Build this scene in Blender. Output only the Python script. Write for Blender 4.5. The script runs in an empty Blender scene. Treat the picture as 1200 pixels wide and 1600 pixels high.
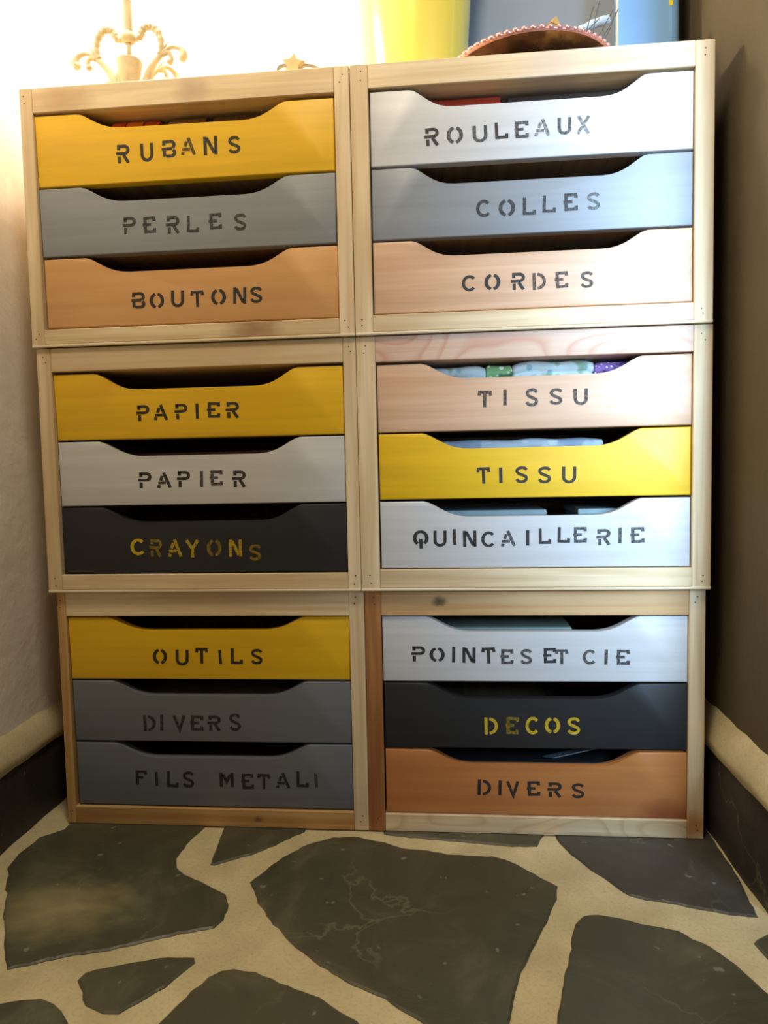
import bpy, bmesh, math, random
from mathutils import Vector, Matrix, noise

sc = bpy.context.scene
C = sc.collection
R = math.radians

# ---------------------------------------------------------------- camera
FPX = 1091.23
yaw, pit, rol = -0.0893, 0.0651, -0.0210
fwd = Vector((math.sin(yaw)*math.cos(pit), math.cos(yaw)*math.cos(pit), -math.sin(pit)))
rgt = Vector((math.cos(yaw), -math.sin(yaw), 0))
up = rgt.cross(fwd)
r2 = rgt*math.cos(rol) + up*math.sin(rol)
u2 = -rgt*math.sin(rol) + up*math.cos(rol)
cam = bpy.data.objects.new('camera', bpy.data.cameras.new('camera'))
C.objects.link(cam)
M = Matrix((r2, u2, -fwd)).transposed().to_4x4()
M.translation = Vector((0.1048, -0.9036, 0.4905))
cam.matrix_world = M
cam.data.sensor_fit = 'VERTICAL'
cam.data.sensor_height = 36.0
cam.data.lens = 36.0*FPX/1600.0
cam.data.clip_start = 0.02
sc.camera = cam

# ---------------------------------------------------------------- world, lights, exposure
sc.view_settings.view_transform = 'Standard'
sc.view_settings.look = 'None'
sc.view_settings.gamma = 1.0
sc.view_settings.use_curve_mapping = False
sc.view_settings.exposure = 0.0
w = bpy.data.worlds.new('room_ambience'); sc.world = w
w.use_nodes = True
bg = w.node_tree.nodes['Background']
bg.inputs[0].default_value = (0.9, 0.82, 0.70, 1)
bg.inputs[1].default_value = 0.12

def lamp(name, kind, loc, power, color, target=None, **kw):
    d = bpy.data.lights.new(name, kind)
    d.energy = power; d.color = color
    for k, v in kw.items(): setattr(d, k, v)
    o = bpy.data.objects.new(name, d); C.objects.link(o)
    o.location = loc
    if target is not None:
        o.rotation_euler = (Vector(target)-Vector(loc)).to_track_quat('-Z', 'Y').to_euler()
    return o
# warm ceiling fitting of the room, above and in front of the drawers
lamp('ceiling_lamp', 'POINT', (0.02, -0.58, 1.68), 32, (1.0, 0.87, 0.64), shadow_soft_size=0.12)
# daylight window on the right, beyond the end of the right wall
lamp('window_daylight', 'AREA', (0.74, -0.80, 0.90), 9.6, (0.50, 0.74, 1.0), target=(0.62, 0.0, 0.70), shape='RECTANGLE', size=0.30, size_y=0.8, spread=R(68))
# the bare bulb of the table lamp: see the table lamp's builder

# ---------------------------------------------------------------- materials
def new_mat(name):
    m = bpy.data.materials.new(name); m.use_nodes = True
    nt = m.node_tree
    return m, nt, nt.nodes['Principled BSDF']
def N(nt, t, **kw):
    n = nt.nodes.new(t)
    for k, v in kw.items():
        if k.startswith('i_'): n.inputs[k[2:].replace('_', ' ')].default_value = v
        else: setattr(n, k, v)
    return n
def coords(nt, scale=(1, 1, 1), loc=(0, 0, 0)):
    tc = N(nt, 'ShaderNodeTexCoord'); mp = N(nt, 'ShaderNodeMapping')
    mp.inputs['Scale'].default_value = scale; mp.inputs['Location'].default_value = loc
    nt.links.new(tc.outputs['Object'], mp.inputs['Vector'])
    return mp.outputs[0]
def ramp(nt, fac, stops):
    r = N(nt, 'ShaderNodeValToRGB')
    while len(r.color_ramp.elements) < len(stops): r.color_ramp.elements.new(0.5)
    for e, (p, c) in zip(r.color_ramp.elements, stops):
        e.position = p; e.color = (*c, 1) if len(c) == 3 else c
    nt.links.new(fac, r.inputs[0]); return r.outputs[0]
def mix(nt, fac, a, b, mode='MIX'):
    m = N(nt, 'ShaderNodeMix', data_type='RGBA', blend_type=mode)
    for idx, v in ((0, fac), (6, a), (7, b)):
        if isinstance(v, (int, float)): m.inputs[idx].default_value = v
        elif isinstance(v, tuple): m.inputs[idx].default_value = (*v, 1) if len(v) == 3 else v
        else: nt.links.new(v, m.inputs[idx])
    return m.outputs[2]
def bump(nt, b, h, strength, dist=0.001):
    n = N(nt, 'ShaderNodeBump'); n.inputs['Strength'].default_value = strength
    n.inputs['Distance'].default_value = dist
    nt.links.new(h, n.inputs['Height']); nt.links.new(n.outputs[0], b.inputs['Normal'])
def srgb(r, g, b):
    f = lambda c: (c/12.92 if c <= 0.04045 else ((c+0.055)/1.055)**2.4)
    return tuple(f(x/255) for x in (r, g, b))
def plain(name, col, rough=0.5, metal=0.0, var=0.12, vscale=30, bstr=0.15, coat=0.0):
    m, nt, b = new_mat(name)
    v = coords(nt, (1, 1, 1))
    n = N(nt, 'ShaderNodeTexNoise'); n.inputs['Scale'].default_value = vscale; n.inputs['Detail'].default_value = 4
    nt.links.new(v, n.inputs['Vector'])
    lo = tuple(c*(1-var) for c in col); hi = tuple(min(1, c*(1+var)) for c in col)
    nt.links.new(ramp(nt, n.outputs[0], [(0.3, lo), (0.7, hi)]), b.inputs['Base Color'])
    b.inputs['Roughness'].default_value = rough; b.inputs['Metallic'].default_value = metal
    b.inputs['Coat Weight'].default_value = coat
    bump(nt, b, n.outputs[0], bstr, 0.0006)
    return m
def wood(name, light, dark, axis='X', seed=0, rough=0.5, figure=0.0, fig_col=None, knots=(), grain=1.0, spec=0.5):
    """pine: fine streaks along the axis, optional pink cathedral figure and knots at (x, z, radius) in the board's own metres"""
    m, nt, b = new_mat(name)
    sc_ = {'X': (2.2, 60, 60), 'Z': (60, 60, 2.2), 'Y': (60, 2.2, 60)}[axis]
    v = coords(nt, sc_, (seed*3.1, seed*1.7, seed*2.3))
    n = N(nt, 'ShaderNodeTexNoise'); n.inputs['Scale'].default_value = 1.6; n.inputs['Detail'].default_value = 5
    n.inputs['Distortion'].default_value = 0.6
    nt.links.new(v, n.inputs['Vector'])
    col = ramp(nt, n.outputs[0], [(0.30, dark), (0.5, tuple((a*.6+c*.4) for a, c in zip(light, dark))), (0.62, light)])
    if grain < 1: col = mix(nt, grain, light, col)
    sc2 = {'X': (5, 22, 22), 'Z': (22, 22, 5), 'Y': (22, 5, 22)}[axis]
    v2 = coords(nt, sc2, (seed*1.3, seed*4.1, seed))
    n2 = N(nt, 'ShaderNodeTexNoise'); n2.inputs['Scale'].default_value = 0.8; n2.inputs['Detail'].default_value = 2
    nt.links.new(v2, n2.inputs['Vector'])
    col = mix(nt, ramp(nt, n2.outputs[0], [(0.42, (0, 0, 0)), (0.7, (0.55,)*3)]), col, tuple(c*0.82 for c in dark))
    if figure:
        n3 = N(nt, 'ShaderNodeTexNoise'); n3.inputs['Scale'].default_value = 0.55; n3.inputs['Detail'].default_value = 0
        v3 = coords(nt, {'X': (14, 30, 30), 'Z': (30, 30, 14), 'Y': (30, 14, 30)}[axis], (seed*2.9, seed, seed*.7))
        nt.links.new(v3, n3.inputs['Vector'])
        mu = N(nt, 'ShaderNodeMath', operation='MULTIPLY'); mu.inputs[1].default_value = 9
        nt.links.new(n3.outputs[0], mu.inputs[0])
        fr = N(nt, 'ShaderNodeMath', operation='FRACT'); nt.links.new(mu.outputs[0], fr.inputs[0])
        k = ramp(nt, fr.outputs[0], [(0.0, (0,)*3), (0.55, (0,)*3), (0.85, (figure,)*3), (1.0, (0,)*3)])
        col = mix(nt, k, col, fig_col or dark)
    for (kx, kz, kr, kc) in knots:
        tc = N(nt, 'ShaderNodeTexCoord'); mp = N(nt, 'ShaderNodeMapping')
        mp.inputs['Location'].default_value = (-kx/kr, 0, -kz/kr*1.5); mp.inputs['Scale'].default_value = (1/kr, 0, 1.5/kr)
        nt.links.new(tc.outputs['Object'], mp.inputs['Vector'])
        nd = N(nt, 'ShaderNodeTexNoise'); nd.inputs['Scale'].default_value = 1.3
        nt.links.new(mp.outputs[0], nd.inputs['Vector'])
        ad = N(nt, 'ShaderNodeVectorMath', operation='ADD')
        sb = N(nt, 'ShaderNodeVectorMath', operation='SCALE'); sb.inputs['Scale'].default_value = 0.9
        nt.links.new(nd.outputs['Color'], sb.inputs[0])
        nt.links.new(mp.outputs[0], ad.inputs[0]); nt.links.new(sb.outputs[0], ad.inputs[1])
        s2 = N(nt, 'ShaderNodeVectorMath', operation='SUBTRACT'); s2.inputs[1].default_value = (0.45, 0.45, 0.45)
        nt.links.new(ad.outputs[0], s2.inputs[0])
        ml = N(nt, 'ShaderNodeVectorMath', operation='MULTIPLY'); ml.inputs[1].default_value = (1, 0, 1)
        nt.links.new(s2.outputs[0], ml.inputs[0])
        ln = N(nt, 'ShaderNodeVectorMath', operation='LENGTH'); nt.links.new(ml.outputs[0], ln.inputs[0])
        kf = ramp(nt, ln.outputs['Value'], [(0.0, (0.85,)*3), (0.45, (0.6,)*3), (1.0, (0,)*3)])
        col = mix(nt, kf, col, kc)
    nt.links.new(col, b.inputs['Base Color'])
    b.inputs['Roughness'].default_value = rough
    b.inputs['Specular IOR Level'].default_value = spec
    bump(nt, b, n.outputs[0], 0.25, 0.0004)
    return m
def paint(name, col, rough=0.4, smudge=None, seed=0):
    """brushed satin paint over wood: faint long brush marks"""
    m, nt, b = new_mat(name)
    v = coords(nt, (3, 40, 90), (seed, seed*2, seed*3))
    n = N(nt, 'ShaderNodeTexNoise'); n.inputs['Scale'].default_value = 1.2; n.inputs['Detail'].default_value = 5
    nt.links.new(v, n.inputs['Vector'])
    c = ramp(nt, n.outputs[0], [(0.25, tuple(x*0.9 for x in col)), (0.75, tuple(min(1, x*1.06) for x in col))])
    if smudge:
        v2 = coords(nt, (7, 7, 26), (seed*5.3, 0, seed*1.9))
        n2 = N(nt, 'ShaderNodeTexNoise'); n2.inputs['Scale'].default_value = 1.0; n2.inputs['Detail'].default_value = 3
        nt.links.new(v2, n2.inputs['Vector'])
        c = mix(nt, ramp(nt, n2.outputs[0], [(0.55, (0, 0, 0)), (0.75, (0.45,)*3)]), c, smudge)
    nt.links.new(c, b.inputs['Base Color'])
    b.inputs['Roughness'].default_value = rough
    bump(nt, b, n.outputs[0], 0.18, 0.0004)
    return m
def stencil_paint(name, col, cover, rough=0.6):
    m, nt, b = new_mat(name)
    v = coords(nt, (1, 1, 1))
    n = N(nt, 'ShaderNodeTexNoise'); n.inputs['Scale'].default_value = 330; n.inputs['Detail'].default_value = 3
    n.inputs['Roughness'].default_value = 0.7
    nt.links.new(v, n.inputs['Vector'])
    b.inputs['Base Color'].default_value = (*col, 1); b.inputs['Roughness'].default_value = rough
    lo, hi = cover
    a = ramp(nt, n.outputs[0], [(0.38, (lo,)*3), (0.58, (hi,)*3)])
    nt.links.new(a, b.inputs['Alpha'])
    return m

PL, PD = srgb(237, 216, 180), srgb(210, 180, 136)
M_ = {}
def pine(axis, seed, **kw):
    k = ('pine', axis, seed, str(kw))
    if k not in M_: M_[k] = wood('pine_board', PL, PD, axis, seed, **kw)
    return M_[k]
mat_inner = wood('plain_inner_wood', srgb(150, 118, 78), srgb(120, 90, 58), 'Y', 9, rough=0.75)
paints = {
 'yellow': lambda s: paint('yellow_paint', srgb(232, 184, 20), 0.48, seed=s, smudge=srgb(214, 158, 30)),
 'grey': lambda s: paint('blue_grey_paint', srgb(138, 142, 148), 0.48, seed=s),
 'dark_grey': lambda s: paint('slate_grey_paint', srgb(112, 116, 126), 0.48, seed=s),
 'white': lambda s: paint('white_paint', srgb(204, 203, 204), 0.46, seed=s),
 'black': lambda s: paint('black_paint', srgb(34, 35, 38), 0.5, seed=s),
 'salmon': lambda s: wood('salmon_stained_wood', srgb(216, 166, 108), srgb(202, 146, 88), 'X', s, rough=0.4, grain=0.5),
 'copper': lambda s: wood('copper_stained_wood', srgb(198, 130, 74), srgb(178, 108, 56), 'X', s, rough=0.38, grain=0.5, knots=((0.385, 0.02, 0.05, srgb(150, 70, 45)),)),
 'pale': lambda s: wood('pale_sanded_wood', srgb(222, 182, 150), srgb(202, 158, 124), 'X', s, rough=0.42, grain=0.9),
}

# ---------------------------------------------------------------- mesh helpers
def obj(name, bm, mat, parent=None, loc=None, smooth=False, rot=None):
    me = bpy.data.meshes.new(name)
    bmesh.ops.recalc_face_normals(bm, faces=bm.faces[:])
    if smooth:
        for f in bm.faces: f.smooth = True
    bm.to_mesh(me); bm.free()
    for m in (mat if isinstance(mat, (list, tuple)) else [mat]): me.materials.append(m)
    if smooth == 'auto':
        me.set_sharp_from_angle(angle=R(40))
    o = bpy.data.objects.new(name, me); C.objects.link(o)
    if loc: o.location = loc
    if rot: o.rotation_euler = rot
    if parent: o.parent = parent
    return o
def empty(name, loc):
    o = bpy.data.objects.new(name, None); C.objects.link(o); o.location = loc
    o.empty_display_size = 0.02
    return o
def tag(o, label=None, cat=None, group=None, kind=None):
    if label: o['label'] = label
    if cat: o['category'] = cat
    if group: o['group'] = group
    if kind: o['kind'] = kind
    return o
def box(bm, x0, x1, y0, y1, z0, z1, bev=0.0, seg=1):
    vs = [bm.verts.new((x, y, z)) for x in (x0, x1) for y in (y0, y1) for z in (z0, z1)]
    fs = [bm.faces.new([vs[i] for i in q]) for q in ((0,1,3,2), (4,6,7,5), (0,4,5,1), (2,3,7,6), (0,2,6,4), (1,5,7,3))]
    if bev > 0:
        es = list({e for f in fs for e in f.edges})
        bmesh.ops.bevel(bm, geom=es, offset=bev, segments=seg, affect='EDGES', profile=0.5)
    return bm
def bx(*a, **k): return box(bmesh.new(), *a, **k)
def prism_y(bm, pts, y0, y1, bev=0.0, seg=2):
    """polygon in xz extruded from y0 (front) to y1"""
    a = [bm.verts.new((x, y0, z)) for x, z in pts]; b = [bm.verts.new((x, y1, z)) for x, z in pts]
    n = len(pts)
    f0 = bm.faces.new(a); bm.faces.new(b[::-1])
    for i in range(n): bm.faces.new((a[i], b[i], b[(i+1) % n], a[(i+1) % n]))
    if bev:
        bmesh.ops.bevel(bm, geom=list(f0.edges), offset=bev, segments=seg, affect='EDGES', profile=0.5, clamp_overlap=True)
    return bm
def lathe(bm, prof, seg=32, cx=0, cy=0):
    rings = []
    for r, z in prof:
        if r < 1e-6: rings.append([bm.verts.new((cx, cy, z))])
        else: rings.append([bm.verts.new((cx+r*math.cos(2*math.pi*i/seg), cy+r*math.sin(2*math.pi*i/seg), z)) for i in range(seg)])
    for A, B in zip(rings, rings[1:]):
        for i in range(seg):
            j = (i+1) % seg
            if len(A) == 1 and len(B) == 1: continue
            if len(A) == 1: bm.faces.new((A[0], B[j], B[i]))
            elif len(B) == 1: bm.faces.new((A[i], A[j], B[0]))
            else: bm.faces.new((A[i], A[j], B[j], B[i]))
    return bm
def tube(bm, pts, rad, seg=8):
    pts = [Vector(p) for p in pts]; n = len(pts)
    if not isinstance(rad, (list, tuple)): rad = [rad]*n
    t0 = (pts[1]-pts[0]).normalized()
    nrm = t0.orthogonal().normalized(); rings = []
    for i, p in enumerate(pts):
        t = (pts[min(i+1, n-1)]-pts[max(i-1, 0)]).normalized()
        nrm = (nrm - t*nrm.dot(t)).normalized(); b = t.cross(nrm)
        rings.append([bm.verts.new(p+(nrm*math.cos(2*math.pi*k/seg)+b*math.sin(2*math.pi*k/seg))*rad[i]) for k in range(seg)])
    for A, B in zip(rings, rings[1:]):
        for k in range(seg): bm.faces.new((A[k], A[(k+1) % seg], B[(k+1) % seg], B[k]))
    bm.faces.new(rings[0][::-1]); bm.faces.new(rings[-1])
    return bm
def smooth_path(pts, sub=6):
    pts = [Vector(p) for p in pts]; out = []
    for i in range(len(pts)-1):
        p0 = pts[max(i-1, 0)]; p1 = pts[i]; p2 = pts[i+1]; p3 = pts[min(i+2, len(pts)-1)]
        for k in range(sub):
            t = k/sub
            out.append(0.5*((2*p1)+(p2-p0)*t+(2*p0-5*p1+4*p2-p3)*t*t+(3*p1-p0-3*p2+p3)*t**3))
    out.append(pts[-1]); return out
rnd = random.Random(7)

# ---------------------------------------------------------------- setting: floor, walls, skirting
XL, XR, YB = -0.493, 0.461, 0.300
def plaster(name, col):
    m, nt, b = new_mat(name)
    v = coords(nt)
    n = N(nt, 'ShaderNodeTexNoise'); n.inputs['Scale'].default_value = 9; n.inputs['Detail'].default_value = 7; n.inputs['Roughness'].default_value = 0.6
    nt.links.new(v, n.inputs['Vector'])
    n2 = N(nt, 'ShaderNodeTexNoise'); n2.inputs['Scale'].default_value = 70; n2.inputs['Detail'].default_value = 4
    nt.links.new(v, n2.inputs['Vector'])
    nt.links.new(ramp(nt, n.outputs[0], [(0.3, tuple(c*.9 for c in col)), (0.65, col)]), b.inputs['Base Color'])
    ad = N(nt, 'ShaderNodeMath', operation='ADD'); ml = N(nt, 'ShaderNodeMath', operation='MULTIPLY'); ml.inputs[1].default_value = 0.25
    nt.links.new(n2.outputs[0], ml.inputs[0]); nt.links.new(n.outputs[0], ad.inputs[0]); nt.links.new(ml.outputs[0], ad.inputs[1])
    b.inputs['Roughness'].default_value = 0.85
    bump(nt, b, ad.outputs[0], 0.7, 0.006)
    return m
mat_plaster = plaster('rough_plaster', srgb(240, 232, 222))
mat_plaster_r = plaster('shaded_plaster', srgb(92, 80, 58))  # same plaster, with the right wall's shade put into the colour
def struct(name, bm, mat, **k):
    return tag(obj(name, bm, mat, **k), kind='structure')
struct('wall_left', bx(XL-0.10, XL, -1.7, YB+0.1, -0.02, 2.3), mat_plaster)
struct('wall_back', bx(XL, XR, YB, YB+0.1, -0.02, 2.3), mat_plaster)
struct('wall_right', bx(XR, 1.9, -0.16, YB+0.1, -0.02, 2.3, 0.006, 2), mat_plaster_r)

m, nt, b = new_mat('sandy_mortar'); mat_mortar = m
v = coords(nt)
n = N(nt, 'ShaderNodeTexNoise'); n.inputs['Scale'].default_value = 14; n.inputs['Detail'].default_value = 6; nt.links.new(v, n.inputs['Vector'])
n2 = N(nt, 'ShaderNodeTexNoise'); n2.inputs['Scale'].default_value = 260; n2.inputs['Detail'].default_value = 3; nt.links.new(v, n2.inputs['Vector'])
c1 = ramp(nt, n.outputs[0], [(0.3, srgb(190, 176, 138)), (0.6, srgb(212, 198, 158)), (0.75, srgb(222, 210, 172))])
nt.links.new(mix(nt, ramp(nt, n2.outputs[0], [(0.32, (0.22,)*3), (0.5, (0, 0, 0))]), c1, srgb(140, 122, 90)), b.inputs['Base Color'])
b.inputs['Roughness'].default_value = 0.9
ad = N(nt, 'ShaderNodeMath', operation='ADD'); nt.links.new(n.outputs[0], ad.inputs[0])
ml = N(nt, 'ShaderNodeMath', operation='MULTIPLY'); ml.inputs[1].default_value = 0.15; nt.links.new(n2.outputs[0], ml.inputs[0]); nt.links.new(ml.outputs[0], ad.inputs[1])
bump(nt, b, ad.outputs[0], 0.5, 0.004)

def slate(name, base, hi, seed, blotch=None, rough=0.42):
    m, nt, b = new_mat(name)
    v = coords(nt, (1, 1, 1), (seed*.37, seed*.21, 0))
    n = N(nt, 'ShaderNodeTexNoise'); n.inputs['Scale'].default_value = 11; n.inputs['Detail'].default_value = 8; n.inputs['Roughness'].default_value = 0.62
    n.inputs['Distortion'].default_value = 0.8
    nt.links.new(v, n.inputs['Vector'])
    c = ramp(nt, n.outputs[0], [(0.3, tuple(x*.75 for x in base)), (0.52, base), (0.75, hi)])
    # pale wandering veins
    vr = N(nt, 'ShaderNodeTexVoronoi', feature='DISTANCE_TO_EDGE'); vr.inputs['Scale'].default_value = 5.0
    nd = N(nt, 'ShaderNodeTexNoise'); nd.inputs['Scale'].default_value = 16; nd.inputs['Detail'].default_value = 4
    nt.links.new(v, nd.inputs['Vector'])
    mv = mix(nt, 0.12, (0, 0, 0), nd.outputs['Color'], 'MIX')
    av = N(nt, 'ShaderNodeVectorMath', operation='ADD'); nt.links.new(v, av.inputs[0]); nt.links.new(mv, av.inputs[1])
    nt.links.new(av.outputs[0], vr.inputs['Vector'])
    k = ramp(nt, vr.outputs['Distance'], [(0.0, (0.32,)*3), (0.010, (0.0,)*3)])
    nb = N(nt, 'ShaderNodeTexNoise'); nb.inputs['Scale'].default_value = 6; nt.links.new(v, nb.inputs['Vector'])
    k = mix(nt, ramp(nt, nb.outputs[0], [(0.45, (0, 0, 0)), (0.62, (1, 1, 1))]), (0, 0, 0), k)
    c = mix(nt, k, c, srgb(150, 146, 120))
    # small pale flecks
    n3 = N(nt, 'ShaderNodeTexNoise'); n3.inputs['Scale'].default_value = 75; n3.inputs['Detail'].default_value = 1; nt.links.new(v, n3.inputs['Vector'])
    c = mix(nt, ramp(nt, n3.outputs[0], [(0.735, (0, 0, 0)), (0.78, (0.45,)*3)]), c, srgb(165, 162, 148))
    if blotch:
        (bx_, by_, br_), bc = blotch
        tc = N(nt, 'ShaderNodeTexCoord'); mp = N(nt, 'ShaderNodeMapping')
        mp.inputs['Location'].default_value = (-bx_/br_, -by_/br_*1.6, 0); mp.inputs['Scale'].default_value = (1/br_, 1.6/br_, 0)
        nt.links.new(tc.outputs['Object'], mp.inputs['Vector'])
        a2 = N(nt, 'ShaderNodeVectorMath', operation='MULTIPLY_ADD'); a2.inputs[1].default_value = (1.2, 1.2, 0); 
        n4 = N(nt, 'ShaderNodeTexNoise'); n4.inputs['Scale'].default_value = 2.2; n4.inputs['Detail'].default_value = 5; nt.links.new(mp.outputs[0], n4.inputs['Vector'])
        nt.links.new(n4.outputs['Color'], a2.inputs[0]); nt.links.new(mp.outputs[0], a2.inputs[2])
        s3 = N(nt, 'ShaderNodeVectorMath', operation='SUBTRACT'); s3.inputs[1].default_value = (0.6, 0.6, 0); nt.links.new(a2.outputs[0], s3.inputs[0])
        ln = N(nt, 'ShaderNodeVectorMath', operation='LENGTH'); nt.links.new(s3.outputs[0], ln.inputs[0])
        c = mix(nt, ramp(nt, ln.outputs['Value'], [(0.1, (0.75,)*3), (1.0, (0,)*3)]), c, bc)
    nt.links.new(c, b.inputs['Base Color'])
    b.inputs['Roughness'].default_value = rough
    bump(nt, b, n.outputs[0], 0.5, 0.004)
    return m
SB, SH = srgb(78, 77, 60), srgb(106, 104, 82)

fl = struct('floor', bx(XL-0.05, 1.9, -1.7, YB+0.05, -0.03, 0.0), mat_mortar)
STONES = [
 [(-446,-110),(-387,-207),(-336,-278),(-288,-259),(-230,-239),(-184,-217),(-149,-206),(-144,-191),(-147,-166),(-156,-147),(-187,-128),(-211,-116),(-234,-97),(-243,-77),(-243,-44),(-233,-4),(-236,32),(-425,33),(-426,-15),(-450,-38),(-452,-77)],
 [(-206,7),(-194,-90),(-189,-89),(-165,-74),(-124,-41),(-93,-4),(-94,21)],
 [(-135,-123),(-127,-107),(-109,-68),(-82,-37),(-52,-17),(-18,-15),(17,-27),(43,-38),(100,-49),(156,-53),(179,-63),(203,-86),(227,-110),(222,-134),(201,-184),(183,-224),(170,-251),(160,-285),(152,-315),(147,-348),(110,-344),(74,-318),(41,-294),(9,-278),(-26,-255),(-62,-224),(-89,-196),(-114,-160),(-126,-137)],
 [(240,-5),(247,-26),(258,-51),(281,-90),(305,-124),(353,-138),(402,-152),(429,-154),(438,-104),(441,-52),(440,-9),(442,47),(247,46)],
 [(235,-177),(246,-163),(262,-159),(285,-164),(303,-173),(339,-182),(363,-204),(378,-230),(389,-259),(404,-299),(403,-350),(184,-364),(194,-312),(205,-274),(218,-231),(230,-192)],
 [(408,-197),(428,-183),(458,-199),(437,-297),(418,-257),(412,-220)],
 [(-257,-288),(-254,-279),(-238,-270),(-190,-254),(-155,-252),(-152,-258),(-164,-284),(-180,-306),(-198,-326),(-212,-328),(-233,-318)],
 [(-122,-267),(-110,-264),(-87,-268),(-52,-283),(-19,-296),(18,-322),(57,-354),(51,-412),(-150,-409),(-164,-362),(-156,-333),(-141,-295),(-132,-277)],
 [(-345,-331),(-316,-320),(-279,-313),(-264,-317),(-252,-326),(-239,-339),(-208,-390),(-305,-408)],
 [(12,27),(15,-5),(58,-13),(100,-17),(182,-27),(216,-26),(228,12),(233,37)],
]
def stone_bm(poly, top=0.0022):
    """rough-edged flagstone lying in the mortar: poly in metres"""
    pts = []
    n_ = len(poly)
    area = sum(poly[i][0]*poly[(i+1) % n_][1]-poly[(i+1) % n_][0]*poly[i][1] for i in range(n_))
    if area < 0: poly = poly[::-1]
    for i in range(n_):
        a = Vector(poly[i]); b_ = Vector(poly[(i+1) % n_]); L = (b_-a).length
        k = max(1, int(L/0.008))
        for j in range(k):
            p = a.lerp(b_, j/k); nn = Vector((b_.y-a.y, a.x-b_.x)).normalized() if L > 0 else Vector((0, 0))
            d = noise.noise(Vector((p.x*90, p.y*90, 1.0)))*0.0022 + noise.noise(Vector((p.x*30, p.y*30, 5.0)))*0.002
            pts.append(p+nn*d)
    m_ = len(pts); bm = bmesh.new(); rings = []
    for inset, z in ((0, -0.004), (0.0, 0.0008), (0.0022, top)):
        ring = []
        for i, p in enumerate(pts):
            t = (pts[(i+1) % m_]-pts[i-1]); nn = Vector((-t.y, t.x)).normalized() if t.length > 0 else Vector((0, 0))
            q = p+nn*inset
            ring.append(bm.verts.new((q.x, q.y, z)))
        rings.append(ring)
    for A, B in zip(rings, rings[1:]):
        for i in range(m_): bm.faces.new((A[i], A[(i+1) % m_], B[(i+1) % m_], B[i]))
    bm.faces.new(rings[-1]); bm.faces.new(rings[0][::-1])
    bmesh.ops.triangulate(bm, faces=[f for f in bm.faces if len(f.verts) > 4])
    return bm
smats = [slate('slate_flag', SB, SH, 3, ((-0.335, -0.185, 0.10), srgb(168, 158, 116))),
         slate('slate_flag', SB, SH, 8), slate('slate_flag', SB, srgb(110, 104, 84), 15),
         slate('slate_flag', srgb(70, 68, 62), srgb(90, 86, 80), 21), slate('slate_flag', SB, SH, 34)]
order = [0, 1, 2, 3, 4, 1, 4, 2, 1, 1]
for poly, mi in zip(STONES, order):
    obj('flagstone', stone_bm([(x/1000, y/1000) for x, y in poly]), smats[mi], fl)
# the paving goes on into the room
used = [(sum(p[0] for p in s)/len(s)/1000, sum(p[1] for p in s)/len(s)/1000) for s in STONES]
gy = -0.53
while gy > -1.6:
    gx = -0.40 + rnd.uniform(-.03, .03)
    while gx < 1.8:
        cx, cy = gx+rnd.uniform(-.02, .02), gy+rnd.uniform(-.02, .02)
        k = rnd.randint(5, 7); a0 = rnd.random()*6
        if cx-0.13 > XL+0.02 or gx > -0.39:
            pp = [(cx+0.105*rnd.uniform(.88, 1.08)*math.cos(a0+2*math.pi*i/k), cy+0.095*rnd.uniform(.88, 1.08)*math.sin(a0+2*math.pi*i/k)) for i in range(k)]
            pp = [(max(x, XL+0.03), y) for x, y in pp]
            pp2 = []
            for i in range(k):
                a = Vector(pp[i]); b_ = Vector(pp[(i+1) % k]); pp2 += [tuple(a.lerp(b_, .18)), tuple(a.lerp(b_, .82))]
            obj('flagstone', stone_bm(pp2), smats[rnd.randint(1, 4)], fl)
        gx += 0.235
    gy -= 0.215
for cx, cy in ((0.60, -0.30), (0.85, -0.29), (1.1, -0.31), (1.35, -0.29), (1.6, -0.3)):
    k = 6
    pp = [(cx+0.11*rnd.uniform(.9, 1.08)*math.cos(2*math.pi*i/k), cy+0.10*rnd.uniform(.9, 1.08)*math.sin(2*math.pi*i/k)) for i in range(k)]
    obj('flagstone', stone_bm(pp), smats[rnd.randint(1, 4)], fl)

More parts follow.
